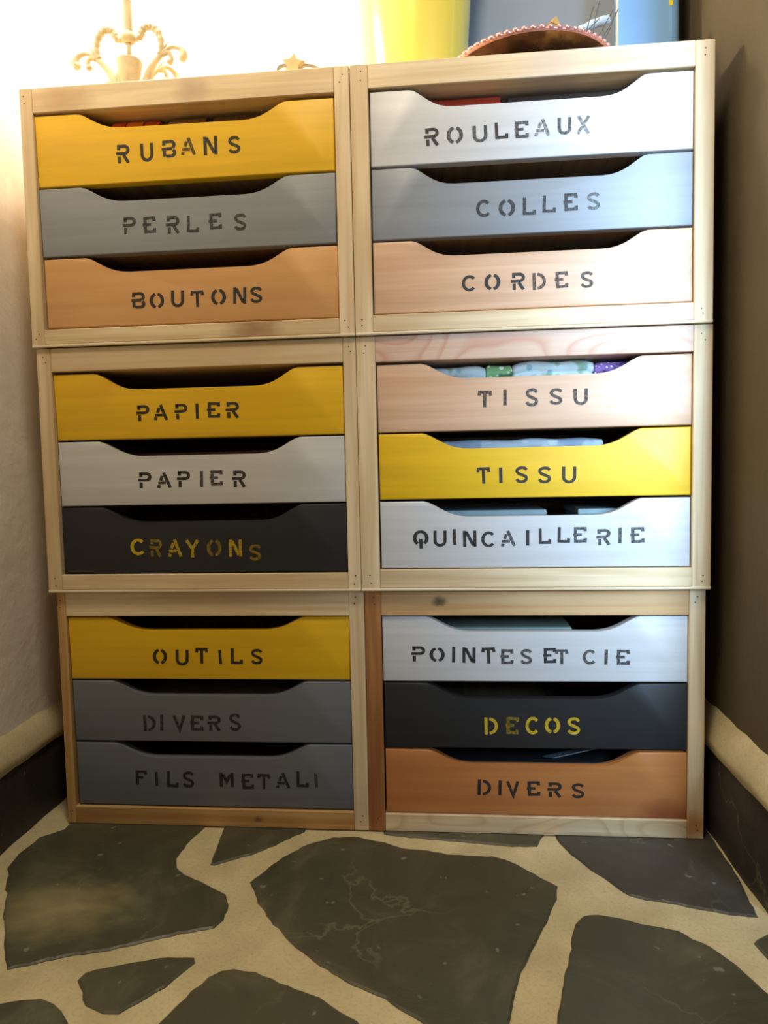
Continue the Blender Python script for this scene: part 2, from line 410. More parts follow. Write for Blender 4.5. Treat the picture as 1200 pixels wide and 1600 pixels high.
# skirting: upright slates bedded in a sloping mortar band
mat_skirt = slate('slate_skirting', srgb(46, 42, 38), srgb(66, 60, 52), 40, rough=0.6)
def skirting(side, ys):
    sx = 1 if side == 'left' else -1
    X = XL if side == 'left' else XR
    ztop = 0.107 if side == 'left' else 0.122
    zc = 0.141 if side == 'left' else 0.158
    bm = bmesh.new(); y0, y1 = ys[0], ys[-1]; n_ = max(8, int((y1-y0)/0.012)); rows = []
    for i in range(n_+1):
        y = y0+(y1-y0)*i/n_
        j1 = noise.noise(Vector((y*22, 3.3 if sx > 0 else 9.1, 0)))*0.006; j2 = noise.noise(Vector((y*30, 7.7, 2)))*0.004
        prof = [(0.0, -0.01), (0.004, -0.01), (0.004, ztop-0.012), (0.021+j2*.5, ztop-0.006+j2), (0.020, ztop+0.006+j1), (0.010, zc-0.008+j1), (0.0, zc+j2)]
        rows.append([bm.verts.new((X+sx*d, y, z)) for d, z in prof])
    for A, B in zip(rows, rows[1:]):
        for k in range(len(A)-1): bm.faces.new((A[k], A[k+1], B[k+1], B[k]))
    bm.faces.new(rows[0]); bm.faces.new(rows[-1][::-1])
    bb = obj('baseboard_'+side, bm, mat_mortar, smooth=True); tag(bb, kind='structure')
    for a, b_ in zip(ys, ys[1:]):
        bm = bmesh.new(); n_ = max(4, int((b_-a)/0.012)); rows = []
        for i in range(n_+1):
            y = a+0.004+(b_-a-0.008)*i/n_
            jt = noise.noise(Vector((y*60, 1.3, sx)))*0.004; jx = noise.noise(Vector((y*25, 4.3, sx)))*0.002
            rows.append([bm.verts.new((X+sx*d, y, z)) for d, z in ((0.003, -0.006), (0.0175+jx, -0.006), (0.019+jx, 0.05), (0.0175+jx, ztop-0.003+jt), (0.003, ztop-0.003+jt))])
        for A, B in zip(rows, rows[1:]):
            for k in range(5): bm.faces.new((A[k], A[(k+1) % 5], B[(k+1) % 5], B[k]))
        bm.faces.new(rows[0]); bm.faces.new(rows[-1][::-1])
        obj('slate', bm, mat_skirt, bb)
    return bb
skirting('left', [-1.5, -1.12, -0.70, -0.22, 0.29])
skirting('right', [-0.155, 0.10, 0.295])

# ---------------------------------------------------------------- stencil lettering (unit box 18 x 24 mm, stroke 4.2 mm)
def arc(cx, cy, rx, ry, a0, a1, n_=10):
    return [(cx+rx*math.cos(R(a0+(a1-a0)*i/n_)), cy+ry*math.sin(R(a0+(a1-a0)*i/n_))) for i in range(n_+1)]
bowl_t = arc(11.2, 17.2, 4.8, 4.8, 90, -90, 8)
GL = {
 'I': [[(9, 0), (9, 24)]],
 'T': [[(0.5, 21.8), (17.5, 21.8)], [(1.9, 20), (1.9, 16.8)], [(16.1, 20), (16.1, 16.8)], [(9, 19.8), (9, 0)]],
 'L': [[(2.6, 24), (2.6, 0.2)], [(4.6, 2.1), (17.6, 2.1)], [(15.6, 4), (15.6, 7)]],
 'U': [[(2.3, 24), (2.3, 9)]+arc(9, 9, 6.7, 7, 180, 360, 12)+[(15.7, 24)]],
 'O': [arc(9.0, 12, 6.9, 10, 103, 257, 14), arc(9.0, 12, 6.9, 10, 77, -77, 14)],
 'Q': [arc(9.0, 12.5, 6.9, 9.5, 93, 236, 14), arc(9.0, 12.5, 6.9, 9.5, 93, -56, 14), [(7, 9.6), (11, 9.6)], [(9, 8), (9, -2.5)]],
 'C': [arc(10, 12, 7.8, 9.9, 42, 318, 18)],
 'S': [[tuple(v) for v in smooth_path([(16, 18.6, 0), (13.2, 21.4, 0), (9, 22, 0), (4.3, 20.6, 0), (2.6, 17.2, 0), (5, 13.8, 0), (10, 11.4, 0), (14.6, 8.8, 0), (15.4, 5.6, 0), (12.8, 2.6, 0), (8.6, 1.9, 0), (4.4, 2.8, 0), (1.9, 5.8, 0)], 3)]],
 'N': [[(2.2, 0), (2.2, 24)], [(4.3, 22.5), (13.7, 2)], [(15.8, 24), (15.8, 0)]],
 'M': [[(2.2, 0), (2.2, 24)], [(4.2, 20.5), (9, 9), (13.8, 20.5)], [(15.8, 24), (15.8, 0)]],
 'A': [[(8.6, 24), (16.6, 0)], [(6.6, 19), (4.2, 11.6)], [(0.8, 7.8), (11, 7.8)], [(2.0, 4.2), (1.0, 0)]],
 'E': [[(3.6, 24), (3.6, 14.6)], [(5.6, 21.9), (17.4, 21.9)], [(15.6, 20), (15.6, 17.4)], [(0.4, 12.4), (11.4, 12.4)], [(3.6, 10), (3.6, 0)], [(5.6, 2.1), (17.4, 2.1)], [(15.6, 4), (15.6, 6.6)]],
 'F': [[(3.6, 24), (3.6, 14.6)], [(5.6, 21.9), (17.4, 21.9)], [(15.6, 20), (15.6, 17.4)], [(1.4, 12.4), (12, 12.4)], [(3.6, 10), (3.6, 0)]],
 'P': [[(3.6, 22.2), (3.6, 17)], [(1.5, 22)]+bowl_t+[(0, 12.4)], [(4, 8.8), (4, 0)]],
 'R': [[(3.6, 20), (3.6, 17)], [(1.5, 22)]+bowl_t+[(0, 12.4)], [(4, 8.8), (4, 0)], [(10, 10.2), (15.8, 0)]],
 'B': [[(3, 20), (3, 17.2)], [(1.2, 22)]+arc(11.4, 17.2, 4.4, 4.8, 90, -60, 8), [(0, 12.2), (13, 12.2)], [(3, 9.6), (3, 2)], [(5, 2.1)]+arc(11.8, 6.2, 4.2, 4.2, -90, 60, 8)],
 'D': [[(2.4, 24), (2.4, 0)], arc(6.6, 12, 9.2, 9.9, 88, -88, 14)],
 'V': [[(2, 24), (9, 1.5), (16, 24)]],
 'Y': [[(2, 24), (9, 12.5), (16, 24)], [(9, 10.6), (9, 0)]],
 'X': [[(2, 24), (16, 0)], [(16, 24), (10.6, 14.2)], [(7.4, 9.8), (2, 0)]],
}
def stroke(bm, pts, cx, cz, sx, sz, rot, y, th=0.0003, w_=2.05, mi=0):
    pts = [Vector((p[0], p[1])) for p in pts]
    pts = [p for i, p in enumerate(pts) if i == 0 or (p-pts[i-1]).length > 1e-4]
    n_ = len(pts); L_, R_ = [], []
    for i, p in enumerate(pts):
        d1 = (pts[i]-pts[i-1]).normalized() if i else None; d2 = (pts[i+1]-pts[i]).normalized() if i < n_-1 else None
        d1 = d1 or d2; d2 = d2 or d1
        t = (d1+d2).normalized(); nn = Vector((-t.y, t.x)); k = w_/max(0.35, nn.dot(Vector((-d1.y, d1.x))))
        L_.append(p+nn*k); R_.append(p-nn*k)
    def T(p, yy):
        x, z = (p.x-9)/1000*sx, (p.y-12)/1000*sz
        return (cx+x*math.cos(rot)-z*math.sin(rot), yy, cz+x*math.sin(rot)+z*math.cos(rot))
    F = [[bm.verts.new(T(p, y-th)) for p in S_] for S_ in (L_, R_)]; B = [[bm.verts.new(T(p, y+0.00005)) for p in S_] for S_ in (L_, R_)]
    fs = []
    for i in range(n_-1):
        fs.append(bm.faces.new((F[0][i], F[1][i], F[1][i+1], F[0][i+1])))
        fs.append(bm.faces.new((F[0][i], F[0][i+1], B[0][i+1], B[0][i]))); fs.append(bm.faces.new((F[1][i+1], F[1][i], B[1][i], B[1][i+1])))
    fs.append(bm.faces.new((F[1][0], F[0][0], B[0][0], B[1][0]))); fs.append(bm.faces.new((F[0][-1], F[1][-1], B[1][-1], B[0][-1])))
    for f in fs: f.material_index = mi
INK = srgb(42, 38, 36); YINK = srgb(214, 178, 40)
ink = [stencil_paint('dark_stencil_paint', INK, (0.80, 0.97)), stencil_paint('worn_stencil_paint', INK, (0.50, 0.82)), stencil_paint('faded_stencil_paint', INK, (0.22, 0.6))]
yink = [stencil_paint('yellow_stencil_paint', YINK, (0.65, 0.95)), stencil_paint('worn_yellow_stencil_paint', YINK, (0.4, 0.75)), stencil_paint('faded_yellow_stencil_paint', YINK, (0.12, 0.4))]
LET = {
'rubans':[('R',-297.6,893.6,18.2,23.8,0),('U',-266.1,893.5,17.5,23.7,0),('B',-237.2,896.2,18.9,22.4,0),('A',-211.6,897.8,17.9,21.9,1),('N',-183.3,897.0,18.3,23.5,0),('S',-152.8,896.2,15.9,22.2,0)],
'rouleaux':[('R',93.7,890.7,18.0,22.1,0),('O',121.9,891.0,20.6,22.0,1),('U',152.3,890.7,18.4,21.0,1),('L',178.0,893.0,16.7,19.9,0),('E',202.0,892.6,18.2,20.8,1),('A',227.1,893.5,17.5,19.8,2),('U',252.9,893.6,16.8,21.1,1),('X',275.1,893.7,16.3,22.1,2)],
'perles':[('P',-293.2,804.5,17.9,22.4,1),('E',-266.9,804.0,18.2,21.6,1),('R',-236.0,802.6,18.1,22.6,1),('L',-209.7,802.1,17.1,21.8,1),('E',-180.6,804.2,17.9,20.9,1),('S',-148.4,801.6,16.2,21.7,1)],
'colles':[('C',155.1,802.2,17.6,22.0,1),('O',183.7,801.5,20.5,22.3,1),('L',210.7,802.1,17.0,22.1,1),('L',234.4,803.3,17.1,21.2,1),('E',259.8,804.4,18.0,21.9,1),('S',286.9,804.0,15.9,21.6,2)],
'boutons':[('B',-285.6,710.2,18.4,21.8,0),('O',-261.1,708.9,19.6,21.2,0),('U',-233.6,710.0,17.7,22.2,0),('T',-207.6,709.1,17.6,21.8,0),('O',-179.8,710.1,19.8,21.6,0),('N',-152.2,710.7,17.4,21.5,0),('S',-130.9,710.8,16.1,21.1,0)],
'cordes':[('C',136.3,713.4,17.2,20.9,0),('O',165.3,713.7,19.8,21.6,0),('R',196.3,713.3,17.2,21.7,0),('D',221.9,712.2,16.6,21.5,1),('E',248.6,712.8,16.8,20.3,1),('S',278.9,711.7,15.8,20.7,1)],
'papier1':[('P',-290.2,567.1,17.9,21.6,0),('A',-265.8,567.3,17.8,19.9,0),('P',-238.7,567.7,17.7,21.2,0),('I',-217.0,567.7,4.6,20.6,0),('E',-195.0,568.6,18.5,21.1,0),('R',-170.0,567.9,18.0,21.7,0)],
'tissu1':[('T',154.9,572.5,17.7,21.9,1),('I',180.1,573.5,5.1,20.6,1),('S',213.3,572.8,16.2,23.5,1),('S',242.9,573.0,16.6,21.3,1),('U',273.1,571.7,18.0,21.3,1)],
'papier2':[('P',-291.6,478.9,18.5,22.4,0),('A',-265.2,478.6,18.4,20.9,0),('P',-238.8,479.7,18.2,22.3,0),('I',-214.5,479.5,4.3,21.7,1),('E',-194.7,480.1,18.4,21.2,1),('R',-164.3,478.5,18.5,22.5,0)],
'tissu2':[('T',152.3,476.6,17.3,21.8,0),('I',173.9,476.4,4.3,20.6,0),('S',199.9,476.7,16.3,22.1,0),('S',228.3,475.8,16.6,22.0,0),('U',258.5,475.1,18.2,22.1,0)],
'crayons':[('C',-305.8,390.4,19.7,23.5,0),('R',-280.7,388.8,17.5,24.6,2),('A',-254.1,388.3,18.5,24.0,1),('Y',-230.6,387.1,20.3,23.9,1),('O',-200.9,388.0,22.1,24.4,2),('N',-172.3,387.4,17.7,23.8,1),('S',-146.0,381.5,16.7,22.3,2)],
'quincaillerie':[('Q',71.5,397.3,22.1,22.5,0),('U',96.2,396.8,17.1,21.8,0),('I',114.6,398.7,4.3,21.5,0),('N',133.9,396.3,17.5,21.8,0),('C',156.9,395.3,17.2,21.4,0),('A',182.6,396.0,17.4,20.5,1),('I',206.8,396.5,4.2,20.7,0),('L',228.3,398.3,16.4,20.4,0),('L',251.8,399.7,16.3,19.8,0),('E',271.6,399.6,17.9,20.0,1),('R',300.6,396.5,17.5,21.1,1),('I',320.8,398.3,3.8,19.7,1),('E',341.8,398.6,18.2,19.6,1)],
'outils':[('O',-287.2,238.4,21.1,22.6,0),('U',-256.0,236.9,18.6,22.7,0),('T',-228.6,239.8,17.7,22.7,0),('I',-203.0,238.0,4.8,20.0,0),('L',-179.9,239.1,17.2,22.6,0),('S',-152.4,238.7,16.2,21.9,0)],
'pointes':[('P',65.0,243.1,18.5,21.4,0),('O',89.8,242.2,20.1,20.5,0),('I',111.4,242.2,4.7,21.8,0),('N',131.4,241.7,17.4,21.8,0),('T',156.8,241.3,17.9,22.6,0),('E',180.6,239.7,17.8,20.3,1),('S',205.5,239.9,15.5,21.1,1),('E',235.2,241.3,17.6,20.2,0),('T',250.7,239.8,16.2,20.4,1),('C',285.5,239.5,16.6,19.5,1),('I',306.8,239.6,4.5,19.5,1),('E',327.9,239.4,18.4,20.0,1)],
'divers_left':[('D',-305.9,145.3,17.7,23.2,1),('I',-288.7,146.2,4.6,23.2,1),('V',-263.6,145.8,18.5,22.2,1),('E',-239.2,146.1,19.9,22.1,1),('R',-214.7,146.4,18.6,22.1,1),('S',-185.7,148.1,16.6,24.8,1)],
'fils':[('F',-321.5,68.1,17.8,21.3,0),('I',-299.4,66.8,6.1,21.0,0),('L',-276.3,66.6,17.2,23.6,0),('S',-254.2,66.7,16.4,23.8,0),('M',-200.2,67.4,21.0,21.1,0),('E',-171.1,65.7,18.3,22.2,0),('T',-148.4,66.1,17.7,22.2,0),('A',-121.5,67.7,18.1,21.9,0),('L',-94.8,70.0,17.8,23.0,0),('I',-76.2,68.6,3.7,17.0,2)],
'decos':[('D',159.1,147.1,18.0,23.8,0),('E',186.6,147.9,17.9,23.6,2),('C',212.1,148.2,16.9,24.6,0),('O',238.3,148.8,21.3,22.9,0),('S',265.6,148.4,16.8,23.6,0)],
'divers_right':[('D',149.3,63.6,18.2,22.2,0),('I',169.9,63.6,4.2,21.2,0),('V',186.8,62.3,17.3,21.8,0),('E',213.5,63.5,18.3,20.6,0),('R',240.6,62.4,18.7,20.9,0),('S',270.8,61.7,16.7,20.5,0)],
}

# ---------------------------------------------------------------- the six drawer crates
PITCH = 0.3265
ROWY = {3: 0.0, 2: -0.008, 1: -0.012}
ROWZ = {3: 0.0022, 2: 0.3287, 1: 0.6563, 0: 0.9875}
KROW = {3: 1.0, 2: 1.0064, 1: 1.0131}      # the upper crates are very slightly larger
def sx_(row, x): return 0.1048+(x-0.1048)*KROW[row]
def sz_(row, z): return 0.4905+(z-0.4905)*KROW[row]
DEPTH = 0.285
mat_nail = plain('dark_nail', srgb(92, 78, 62), 0.5, 0.6)
mat_strip = wood('pale_edge_strip', srgb(240, 226, 198), srgb(226, 206, 172), 'X', 4)
mat_shadowgap = None
BACK = {}
def crate(row, side, label, tops, drawers, xo, xi, zo, mats):
    """xo: outer x pair, xi: opening x pair, zo: opening z pair (all metres, absolute)"""
    xo = [sx_(row, x) for x in xo]; xi = [sx_(row, x) for x in xi]; zo = [sz_(row, z) for z in zo]
    z0 = ROWZ[row]; z1 = ROWZ[row-1]-0.0006; yf = ROWY[row]; yb = yf+DEPTH
    root = empty('drawer_crate', (xo[0], yf, z0)); tag(root, label, 'drawer unit', 'pine crates of three drawers stacked two wide and three high')
    def P(name, x0, x1, za, zb, y0=0.0, y1=DEPTH, mat=None, bev=0.0009):
        return obj(name, bx(x0-xo[0], x1-xo[0], y0, y1, za-z0, zb-z0, bev, 1), mat, root)
    P('side_panel', xo[0], xi[0], z0, z1, mat=mats[0]); P('side_panel', xi[1], xo[1], z0, z1, mat=mats[1])
    zb_ = z0+0.0040 if row < 3 else z0
    P('bottom_panel', xi[0]+.0002, xi[1]-.0002, zb_, zo[0], mat=mats[2]); P('top_panel', xi[0]+.0002, xi[1]-.0002, zo[1], z1, mat=mats[3])
    P('back_panel', xi[0]+.0002, xi[1]-.0002, zo[0]+.0002, zo[1]-.0002, DEPTH-0.008, DEPTH, mat_inner, 0)
    if row < 3: P('edge_strip', xo[0], xo[1], z0+.0002, z0+0.0037, -0.0008, 0.004, mat_strip, .0008)
    for (side_, s0, s1) in ((0, xo[0], xi[0]), (1, xi[1], xo[1])):
        for zz in (z0+0.011, z0+0.019, z1-0.010, z1-0.019):
            bm = lathe(bmesh.new(), [(0, -.0002), (0.0009, -.0002), (0.0009, .0006), (0, .0006)], 8)
            for v_ in bm.verts: v_.co = Vector((v_.co.x, -0.0, v_.co.y)) + Vector((0, -0.00015-v_.co.z*0.5, 0))
            obj('nail', bm, mat_nail, root, loc=((s0+s1)/2-xo[0]+rnd.uniform(-.003, .003), 0.0002, zz-z0+rnd.uniform(-.002, .002)))
    for d in drawers: drawer(root, (xo[0], yf, z0), row, **d)
    return root
YD = 0.003
def drawer(root, org, row, key, col, quad, cut, label, ink_set, seed, dep=0.0205):
    """quad: TL, TR, BL, BR in mm; cut: four x fractions of the finger cut-out"""
    (ax, az), (bx_, bz), (cx, cz), (dx, dz) = [(sx_(row, x/1000)-org[0], sz_(row, z/1000)-org[2]) for x, z in quad]
    W_ = bx_-ax
    def top(f): return ax+W_*f, az+(bz-az)*f
    pts = [(cx, cz), (dx, dz), (bx_, bz)]
    a, b_, c, d = cut
    def bez(p0, p1, p2, p3, n_=9):
        return [tuple((1-t)**3*p0[k]+3*(1-t)**2*t*p1[k]+3*(1-t)*t*t*p2[k]+t**3*p3[k] for k in (0, 1)) for t in [i/n_ for i in range(n_+1)]]
    pd = top(d); pc = top(c); pb = top(b_); pa = top(a)
    down = lambda p: (p[0], p[1]-dep)
    g = pd[0]-pc[0]
    pts += bez(pd, (pd[0]-g*.28, pd[1]-dep*.15), (pd[0]-g*.46, pd[1]-dep*1.0), down(pc))
    g = pb[0]-pa[0]
    pts += bez(down(pb), (pa[0]+g*.46, pa[1]-dep*1.0), (pa[0]+g*.28, pa[1]-dep*.15), pa)
    pts += [(ax, az)]
    bm = prism_y(bmesh.new(), pts, YD, YD+0.013, 0.0018, 3)
    fr = obj('drawer', bm, paints[col](seed), root, smooth='auto')
    fr['label'] = label
    zb = min(cz, dz); zt = min(az, bz)-dep-0.006
    t = bmesh.new()
    x0, x1 = min(ax, cx)+.004, max(bx_, dx)-.004
    box(t, x0, x1, YD+.0135, 0.262, zb+.001, zb+.005)
    box(t, x0, x0+.007, YD+.0135, 0.262, zb+.0052, zt); box(t, x1-.007, x1, YD+.0135, 0.262, zb+.0052, zt)
    box(t, x0+.0072, x1-.0072, 0.255, 0.262, zb+.0052, zt)
    obj('tray', t, mat_inner, fr)
    words = [[]]
    for g_ in LET[key]:                                 # one piece of lettering per word
        if words[-1] and abs(g_[1]-words[-1][-1][1]) > 29.2 and key in ('fils', 'pointes'): words.append([])
        words[-1].append(g_)
    for word in words:
        bm = bmesh.new()
        for (ch, lx, lz, w_, h_, fd) in word:
            wk = 1.0 if ch == 'I' else min(1.12, max(.85, w_/18.0)); hk = min(1.05, max(.82, (h_-1.0)/24.0))
            q_ = random.Random(lx); rt = R(q_.uniform(-2.2, 2.2))
            for s_ in GL[ch]:
                stroke(bm, s_, sx_(row, lx/1000)-org[0], sz_(row, lz/1000)-org[2], wk, hk, rt, YD, mi=fd)
        obj('lettering', bm, ink_set, fr)
    BACK[key] = (org[0]+x0+.008, org[0]+x1-.008, org[1]+YD+.014, org[1]+.254, org[2]+zb+.0052, org[2]+zt+.006, org[2]+min(az, bz))
CUT = (.145, .300, .700, .850)
CUTR = (.125, .265, .725, .866)
def D(key, col, quad, label, seed, cut=CUT, yellow=False, dep=0.0205):
    return dict(key=key, col=col, quad=quad, cut=cut, label=label, ink_set=yink if yellow else ink, seed=seed, dep=dep)
pk = srgb(196, 140, 116)
crate(1, 'l', 'pine three-drawer crate with RUBANS, PERLES and BOUTONS, top left of the stack', None, [
  D('rubans', 'yellow', [(-413.5, 947), (-26.3, 945), (-412, 857.8), (-26.3, 857.8)], 'yellow drawer stencilled RUBANS', 1),
  D('perles', 'grey', [(-412.5, 855.6), (-26.2, 855.6), (-411, 770), (-26.6, 770)], 'grey drawer stencilled PERLES', 2),
  D('boutons', 'salmon', [(-410, 767), (-25.6, 767), (-409.5, 679.2), (-25.8, 678.6)], 'salmon drawer stencilled BOUTONS', 3)],
  (-.4305, -.0058), (-.4135, -.0247), (.6772, .9492),
  [pine('Z', 1), pine('Z', 2), pine('X', 3, knots=((0.30, 0.012, 0.045, srgb(150, 108, 66)),)), pine('X', 4, knots=((0.06, 0.312, 0.05, srgb(190, 158, 120)), (0.23, 0.314, 0.03, srgb(190, 160, 130))))])
crate(1, 'r', 'pine three-drawer crate with ROULEAUX, COLLES and CORDES, top right of the stack', None, [
  D('rouleaux', 'white', [(18.8, 948.3), (402.6, 948.3), (18.6, 859), (402.6, 858.5)], 'white drawer stencilled ROULEAUX', 4, CUTR, dep=.0235),
  D('colles', 'grey', [(19.1, 856.2), (402.6, 855.6), (18.6, 770.4), (402.8, 770)], 'grey drawer stencilled COLLES', 5, CUTR, dep=.0225),
  D('cordes', 'pale', [(18.8, 768), (402.6, 767.6), (18.7, 680.6), (402.8, 680.6)], 'pale wood drawer stencilled CORDES', 6, CUTR)],
  (-.0050, .4260), (.0172, .4038), (.6790, .9510),
  [pine('Z', 5), pine('Z', 6), pine('X', 7), pine('X', 8, knots=((0.25, 0.318, 0.05, srgb(205, 180, 160)),))])
crate(2, 'l', 'pine three-drawer crate with two PAPIER drawers and CRAYONS, middle left', None, [
  D('papier1', 'yellow', [(-411.5, 620.6), (-24.2, 620.4), (-409.5, 533.8), (-24, 533.2)], 'yellow drawer stencilled PAPIER', 7, dep=.0225),
  D('papier2', 'white', [(-409.5, 531.2), (-24, 531), (-408.5, 446), (-23.8, 446)], 'white drawer stencilled PAPIER', 8),
  D('crayons', 'black', [(-408.5, 443.8), (-23.8, 444), (-408.5, 355.2), (-23.6, 355.6)], 'black drawer stencilled CRAYONS in yellow', 9, yellow=True)],
  (-.4315, -.0068), (-.4122, -.0230), (.3540, .6238),
  [pine('Z', 9), pine('Z', 10), pine('X', 11), pine('X', 12, figure=0.25, fig_col=PD)])
crate(2, 'r', 'pine three-drawer crate with two TISSU drawers and QUINCAILLERIE, middle right', None, [
  D('tissu1', 'pale', [(19.2, 619), (406.6, 620.5), (19.4, 533.6), (406.6, 533.6)], 'pale wood drawer stencilled TISSU', 10, CUT),
  D('tissu2', 'yellow', [(19.8, 531.4), (406, 531.4), (20, 447.8), (406, 447.4)], 'yellow drawer stencilled TISSU', 11, CUT),
  D('quincaillerie', 'white', [(19.8, 444.8), (405.6, 444.6), (20.2, 358.8), (405.8, 358.6)], 'white drawer stencilled QUINCAILLERIE', 12, CUT)],
  (-.0062, .4300), (.0180, .4074), (.3575, .6222),
  [pine('Z', 13), pine('Z', 14), pine('X', 15), wood('pink_figured_pine', srgb(222, 190, 168), srgb(204, 166, 140), 'X', 3, figure=0.7, fig_col=pk)])
crate(3, 'l', 'pine three-drawer crate with OUTILS, DIVERS and FILS METAL, bottom left', None, [
  D('outils', 'yellow', [(-416, 292.2), (-25.8, 293.2), (-414.5, 206.8), (-26, 207.4)], 'yellow drawer stencilled OUTILS', 13, dep=.0185),
  D('divers_left', 'dark_grey', [(-414, 204), (-25.8, 204.8), (-413, 119.4), (-25.6, 120.6)], 'dark grey drawer stencilled DIVERS', 14),
  D('fils', 'dark_grey', [(-412.8, 116.8), (-25.6, 118), (-412.8, 28.8), (-25.6, 29)], 'dark grey drawer stencilled FILS METALI', 15)],
  (-.4290, -.0052), (-.4168, -.0252), (.0272, .2946),
  [wood('orange_pine_board', srgb(212, 174, 116), srgb(180, 130, 72), 'Z', 16), pine('Z', 17), wood('orange_pine_board', srgb(212, 174, 116), srgb(184, 134, 78), 'X', 18, knots=((0.272, 0.012, 0.008, srgb(120, 74, 40)),)), pine('X', 19)])
crate(3, 'r', 'pine three-drawer crate with POINTES ET CIE, DECOS and DIVERS, bottom right', None, [
  D('pointes', 'white', [(17.8, 293), (408.6, 293), (18, 206), (408.6, 207)], 'white drawer stencilled POINTES ET CIE', 16, CUT),
  D('decos', 'black', [(18.8, 203.6), (408.5, 205), (18.8, 116.4), (408.4, 118)], 'black drawer stencilled DECOS in yellow', 17, CUT, yellow=True),
  D('divers_right', 'copper', [(18.8, 113.4), (408.4, 114.2), (18.4, 27), (408.2, 27)], 'copper-brown drawer stencilled DIVERS', 18, CUT)],
  (-.0046, .4290), (.0170, .4088), (.0262, .2946),
  [wood('orange_pine_board', srgb(196, 140, 84), srgb(150, 92, 48), 'Z', 20), wood('pine_board', PL, PD, 'Z', 21, knots=((0.423, 0.02, 0.03, srgb(190, 128, 66)),)), pine('X', 22, figure=0.35, fig_col=srgb(176, 128, 78)),
   wood('knotty_pine_board', srgb(214, 178, 130), srgb(190, 144, 92), 'X', 23, knots=((0.0985, 0.3115, 0.0125, srgb(18, 15, 14)),))])

# ---------------------------------------------------------------- what lies in the drawers
def folded_cloth(x0, x1, y0, y1, z0, h, mat, layers, label, group=None):
    """stack of folds: scalloped front edge, wavy top"""
    bm = bmesh.new(); prof = []
    lh = h/layers
    for k in range(layers):
        for a in (-80, -40, 0, 40, 80): prof.append((0.006-0.006*math.cos(R(a)), lh*(k+.5)+lh*.5*math.sin(R(a))))
    prof += [(0.03, h*1.01), (y1-y0-.03, h*1.0), (y1-y0, h*.8), (y1-y0, 0.0)]
    nx = 22; rows = []
    for i in range(nx+1):
        f = i/nx; x = x0+(x1-x0)*f; e = 1-0.03*max(0, abs(f*2-1)-.8)/.2
        rows.append([bm.verts.new((x, y0+p[0]+noise.noise(Vector((x*40, p[1]*90, z0*9)))*.004+.004, z0+p[1]*e*(1+.05*noise.noise(Vector((x*25, p[0]*20, 3)))*(p[1] > h*.5)))) for p in prof])
    m_ = len(prof)
    for A, B in zip(rows, rows[1:]):
        for k in range(m_): bm.faces.new((A[k], A[(k+1) % m_], B[(k+1) % m_], B[k]))
    bm.faces.new(rows[0]); bm.faces.new(rows[-1][::-1])
    o = obj('folded_fabric', bm, mat, smooth=True); tag(o, label, 'fabric', group); return o
def floral(name, base, spots, scale=70):
    m, nt, b = new_mat(name); v = coords(nt)
    vr = N(nt, 'ShaderNodeTexVoronoi'); vr.inputs['Scale'].default_value = scale; nt.links.new(v, vr.inputs['Vector'])
    n = N(nt, 'ShaderNodeTexNoise'); n.inputs['Scale'].default_value = scale*.5; n.inputs['Detail'].default_value = 2; nt.links.new(v, n.inputs['Vector'])
    c = mix(nt, ramp(nt, vr.outputs['Distance'], [(0.22, (1, 1, 1)), (0.34, (0, 0, 0))]), base, spots[0])
    c = mix(nt, ramp(nt, n.outputs[0], [(0.56, (0, 0, 0)), (0.62, (0.9,)*3)]), c, spots[1])
    nt.links.new(c, b.inputs['Base Color']); b.inputs['Roughness'].default_value = 0.8
    return m
x0, x1, y0, y1, z0, zc, zt = BACK['tissu1']
g = 'folded fabrics in the upper TISSU drawer'
fab_w = floral('white_floral_cotton', srgb(184, 198, 200), (srgb(130, 168, 176), srgb(120, 150, 120)))
fab_g = floral('green_print_cotton', srgb(120, 165, 110), (srgb(225, 235, 220), srgb(60, 100, 70)), 90)
fab_p = floral('purple_print_cotton', srgb(120, 88, 150), (srgb(215, 205, 235), srgb(60, 45, 90)), 220)
fab_b = floral('pale_blue_cotton', srgb(158, 172, 184), (srgb(180, 190, 198), srgb(120, 138, 160)), 45)
H1 = 0.6185-z0
folded_cloth(x0+.045, x0+.1275, y0+.004, y1-.02, z0+.0003, H1-.002, fab_w, 5, 'white cloth with pale blue flowers, leftmost in the upper TISSU drawer', g)
folded_cloth(x0+.1280, x0+.1610, y0+.004, y1-.03, z0+.0003, H1, fab_g, 5, 'green printed cloth between two pale cloths in the upper TISSU drawer', g)
folded_cloth(x0+.1615, x0+.2640, y0+.004, y1-.02, z0+.0003, H1+.0015, fab_w, 6, 'wide white floral cloth between the green and the purple cloth', g)
folded_cloth(x0+.2645, x0+.330, y0+.004, y1-.03, z0+.0003, H1-.001, fab_p, 5, 'purple speckled cloth at the right of the upper TISSU drawer', g)
x0, x1, y0, y1, z0, zc, zt = BACK['tissu2']
folded_cloth(x0+.055, x0+.275, y0+.006, y1-.03, z0+.0003, 0.5215-z0, fab_b, 4, 'pale blue folded cloth in the yellow TISSU drawer')

